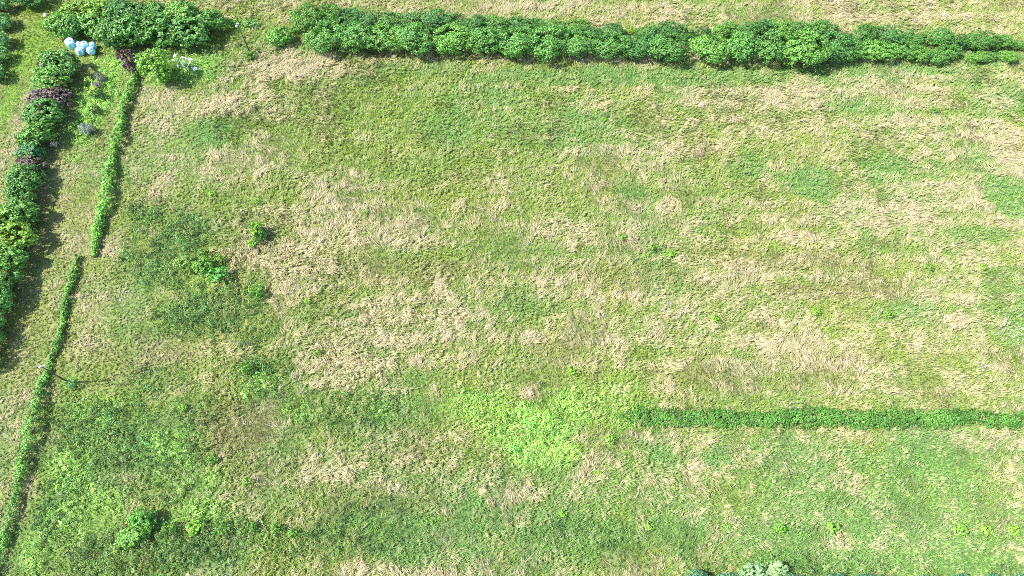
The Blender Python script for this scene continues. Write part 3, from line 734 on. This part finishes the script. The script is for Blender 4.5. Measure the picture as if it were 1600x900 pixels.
def bale(u, v, rpx, tilt, rz, label, ratio=1.05):
    R = rpx/ppm(v); Hh = R*ratio
    r = np.random.default_rng(int(u*7+v))
    p = at(u, v, R*0.8)
    root = tag(empty("wrapped_bale", (p.x, p.y, 0), rz), label, "bale", "pale blue wrapped bales by the thicket")
    prof = [(0.0, -Hh), (0.55*R, -Hh*0.99), (0.84*R, -Hh*0.93), (0.96*R, -Hh*0.80), (R, -Hh*0.5), (1.01*R, 0), (R, Hh*0.5), (0.96*R, Hh*0.80), (0.84*R, Hh*0.93), (0.55*R, Hh*0.99), (0.0, Hh*1.02)]
    n = 28; V, Fc = [], []
    for i, (pr, pz) in enumerate(prof):
        for k in range(n):
            t = 2*math.pi*k/n
            w = 1+0.025*math.sin(7*t+i*1.3)+0.02*r.normal()
            V.append((pr*w*math.cos(t), pr*w*math.sin(t), pz*(1+0.015*r.normal())))
    for i in range(len(prof)-1):
        for k in range(n):
            Fc.append((i*n+k, i*n+(k+1) % n, (i+1)*n+(k+1) % n, (i+1)*n+k))
    me = bpy.data.meshes.new("bale_body"); me.from_pydata(V, [], Fc); me.materials.append(M_WRAP)
    for q in me.polygons: q.use_smooth = True
    me.update()
    zc = (Hh*math.cos(tilt)+R*math.sin(tilt))*0.97
    bo = add("bale_body", me, root, (0, 0, zc)); bo.rotation_euler = (tilt, 0, 0)
    b = Build()                                              # twisted film end
    b.tube([(0, 0, Hh*0.98), (0.06*R, 0.05*R, Hh*1.08), (0.18*R, 0.02*R, Hh*1.16), (0.30*R, -0.05*R, Hh*1.12)], [0.30*R, 0.16*R, 0.10*R, 0.14*R], 7)
    fo = add("film_end", b.mesh("film_end", M_WRAP, True), root, (0, 0, zc)); fo.rotation_euler = (tilt, 0, 0)
    return root
bale(112.5, 70, 7.0, 0.15, 0.4, "largest pale blue bale, round, at the left of the cluster under the thicket")
bale(124.5, 72, 4.6, 0.5, 1.7, "smallest pale blue bale, half hidden behind the middle of the cluster", 0.9)
bale(133.5, 73, 5.6, 0.2, 2.2, "round pale blue bale in the middle of the upper row of the cluster")
bale(146, 73, 5.2, 1.3, 0.5, "pale blue bale at the upper right of the cluster, touching the leaves", 0.9)
bale(125.5, 81.5, 5.4, 0.1, 3.0, "pale blue bale in the lower row of the cluster, left one")
bale(143.5, 81.5, 5.7, 1.1, 0.8, "tilted pale blue bale in the lower row of the cluster, right one", 1.0)

def pole(u, v, height, rz, label):
    p = at(u, v)
    root = tag(empty("utility_pole", (p.x, p.y, 0), rz), label, "utility pole", "old wooden utility poles")
    b = Build(); b.tube([(0, 0, -0.3), (0, 0, height*0.5), (0, 0, height)], [0.12, 0.10, 0.085], 12)
    add("post", b.mesh("post", M_POLE, True), root)
    b = Build(); b.box((0, 0.14, height-0.35), (0.8, 0.09, 0.11)); 
    add("cross_arm", b.mesh("cross_arm", M_STEEL), root)
    b = Build()
    for sx in (-1, 1):
        b.tube([(0, 0.10, height-1.0), (sx*0.28, 0.13, height-0.42)], [0.025, 0.025], 6)
    add("brace", b.mesh("brace", M_STEEL), root)
    ins = Build()
    ins.tube([(0, 0, 0), (0, 0, 0.06), (0, 0, 0.07), (0, 0, 0.14), (0, 0, 0.15), (0, 0, 0.24)], [0.05, 0.13, 0.08, 0.14, 0.09, 0.05], 12)
    im = ins.mesh("insulator", M_PORC, True)
    for x, y, z in ((-0.32, 0.14, height-0.292), (0.32, 0.14, height-0.292), (0, 0, height+0.003)):
        add("insulator", im, root, (x, y, z))
    return root
pole(108, 598, 6.95, 0.5, "tall thin dark pole with white insulators beside the thin lower left hedge row")
pole(391, 83, 7.05, 1.2, "tall thin dark pole with white top standing between the thicket and the long hedge")

def frame():
    A, B, C, D = [at(*q) for q in ((283.5, 88.5), (299.5, 94), (292, 105.5), (276.5, 101.5))]
    z = 1.3
    ctr = (A+B+C+D)/4
    root = tag(empty("white_frame", (ctr.x, ctr.y, 0)), "white metal frame of four cells with a white sheet scrap, standing in lush weeds", "frame")
    # survey points are for height z: shift toward the camera foot
    L = [at(u, v, z)-Vector((ctr.x, ctr.y, 0)) for u, v in ((283.5, 88.5), (299.5, 94), (292, 105.5), (276.5, 101.5))]
    def bar(name, p, q, r=0.055):
        b = Build(); b.tube([p, q], [r, r], 8)
        add(name, b.mesh(name, M_WHITE, True), root)
    for i in range(4): bar("side_bar", L[i], L[(i+1) % 4])
    m = [(L[i]+L[(i+1) % 4])/2 for i in range(4)]
    dz = Vector((0, 0, 0.02))
    bar("cross_bar", m[0]+dz, m[2]+dz, 0.045); bar("cross_bar", m[1]-dz, m[3]-dz, 0.045)
    for p in L: bar("leg", Vector((p.x*1.02, p.y*1.02, 0)), p, 0.06)
    return L, ctr
FL, FC = frame()

def scrap(name, u, v, w, h, z, seed, label, rz=0.0, lump=0.15):
    """crumpled plastic sheet with real folds"""
    r = np.random.default_rng(seed); n = 11
    g = np.linspace(-1, 1, n); X, Y = np.meshgrid(g, g)
    zz = lump*(fbm(X.ravel()*1.0+seed, Y.ravel(), 0.8, seed, 3)+0.6).reshape(n, n)
    k = 1-0.25*vnoise(np.arctan2(Y, X)*2+9, X*0+seed, seed)
    def layer(off): return np.stack([(X*k*w/2).ravel(), (Y*k*h/2).ravel(), (zz+off).ravel()], 1)
    V = np.concatenate([layer(0.0), layer(-0.03)])
    Q = []
    for i in range(n-1):
        for j in range(n-1):
            a = i*n+j
            Q.append((a, a+1, a+n+1, a+n)); b = a+n*n; Q.append((b, b+n, b+n+1, b+1))
    e = [i for i in range(n)]+[i*n+n-1 for i in range(1, n)]+[(n-1)*n+j for j in range(n-2, -1, -1)]+[i*n for i in range(n-2, 0, -1)]
    for i in range(len(e)):
        a, b = e[i], e[(i+1) % len(e)]
        Q.append((b, a, a+n*n, b+n*n))
    p = at(u, v, z)
    o = add(name, np_mesh(name, V, np.array(Q), M_SHEET, None, True), None, p, rz)
    return tag(o, label, "plastic sheet")
scrap("plastic_sheet", 297.5, 93.0, 0.8, 0.6, 1.37, 3, "crumpled white sheet on the right corner of the white frame", 0.4)
scrap("plastic_sheet", 272.5, 87.5, 0.9, 0.6, 0.75, 5, "white crumpled plastic left of the frame, upper piece in the weeds", 0.9)
scrap("plastic_sheet", 271.5, 94.5, 1.0, 0.42, 0.75, 6, "narrow white plastic left of the frame, lower piece in the weeds", -0.7)
scrap("plastic_sheet", 305, 108.5, 0.85, 0.75, 0.8, 7, "small white plastic bundle below right of the white frame", 0.3, 0.3)

def pallet():
    p = at(84, 224.5, 0.7)
    root = tag(empty("wooden_pallet", (p.x, p.y, 0), -0.12), "grey weathered wooden pallet table standing against the left hedge", "pallet")
    for i in range(6):
        b = Build(); b.box((-0.5+0.2*i, 0, 0.71), (0.165, 0.95, 0.035))
        add("slat", b.mesh("slat", M_WOOD), root)
    for y in (-0.4, 0, 0.4):
        b = Build(); b.box((0, y, 0.64), (1.2, 0.09, 0.10)); add("runner", b.mesh("runner", M_WOOD), root)
    for x in (-0.53, 0.53):
        for y in (-0.4, 0.4):
            b = Build(); b.box((x, y, 0.292), (0.09, 0.088, 0.59)); add("leg", b.mesh("leg", M_WOOD), root)
pallet()

def stone():
    r = np.random.default_rng(5); b = bpy.data.meshes.new("field_stone")
    import bmesh
    bm = bmesh.new(); bmesh.ops.create_icosphere(bm, subdivisions=3, radius=0.42)
    for v in bm.verts:
        d = v.co.normalized()
        v.co *= 1+0.14*math.sin(3*d.x+1)*math.cos(2.5*d.y)+0.08*math.sin(6*d.z+4*d.x)
        v.co.z *= 0.75
        if v.co.z < -0.2: v.co.z = -0.2
    bm.to_mesh(b); bm.free()
    b.materials.append(M_STONE)
    p = at(70, 23, 0.3)
    tag(add("field_stone", b, None, (p.x, p.y, 0.18)), "single pale round stone lying in the grass near the top left corner", "stone")
stone()
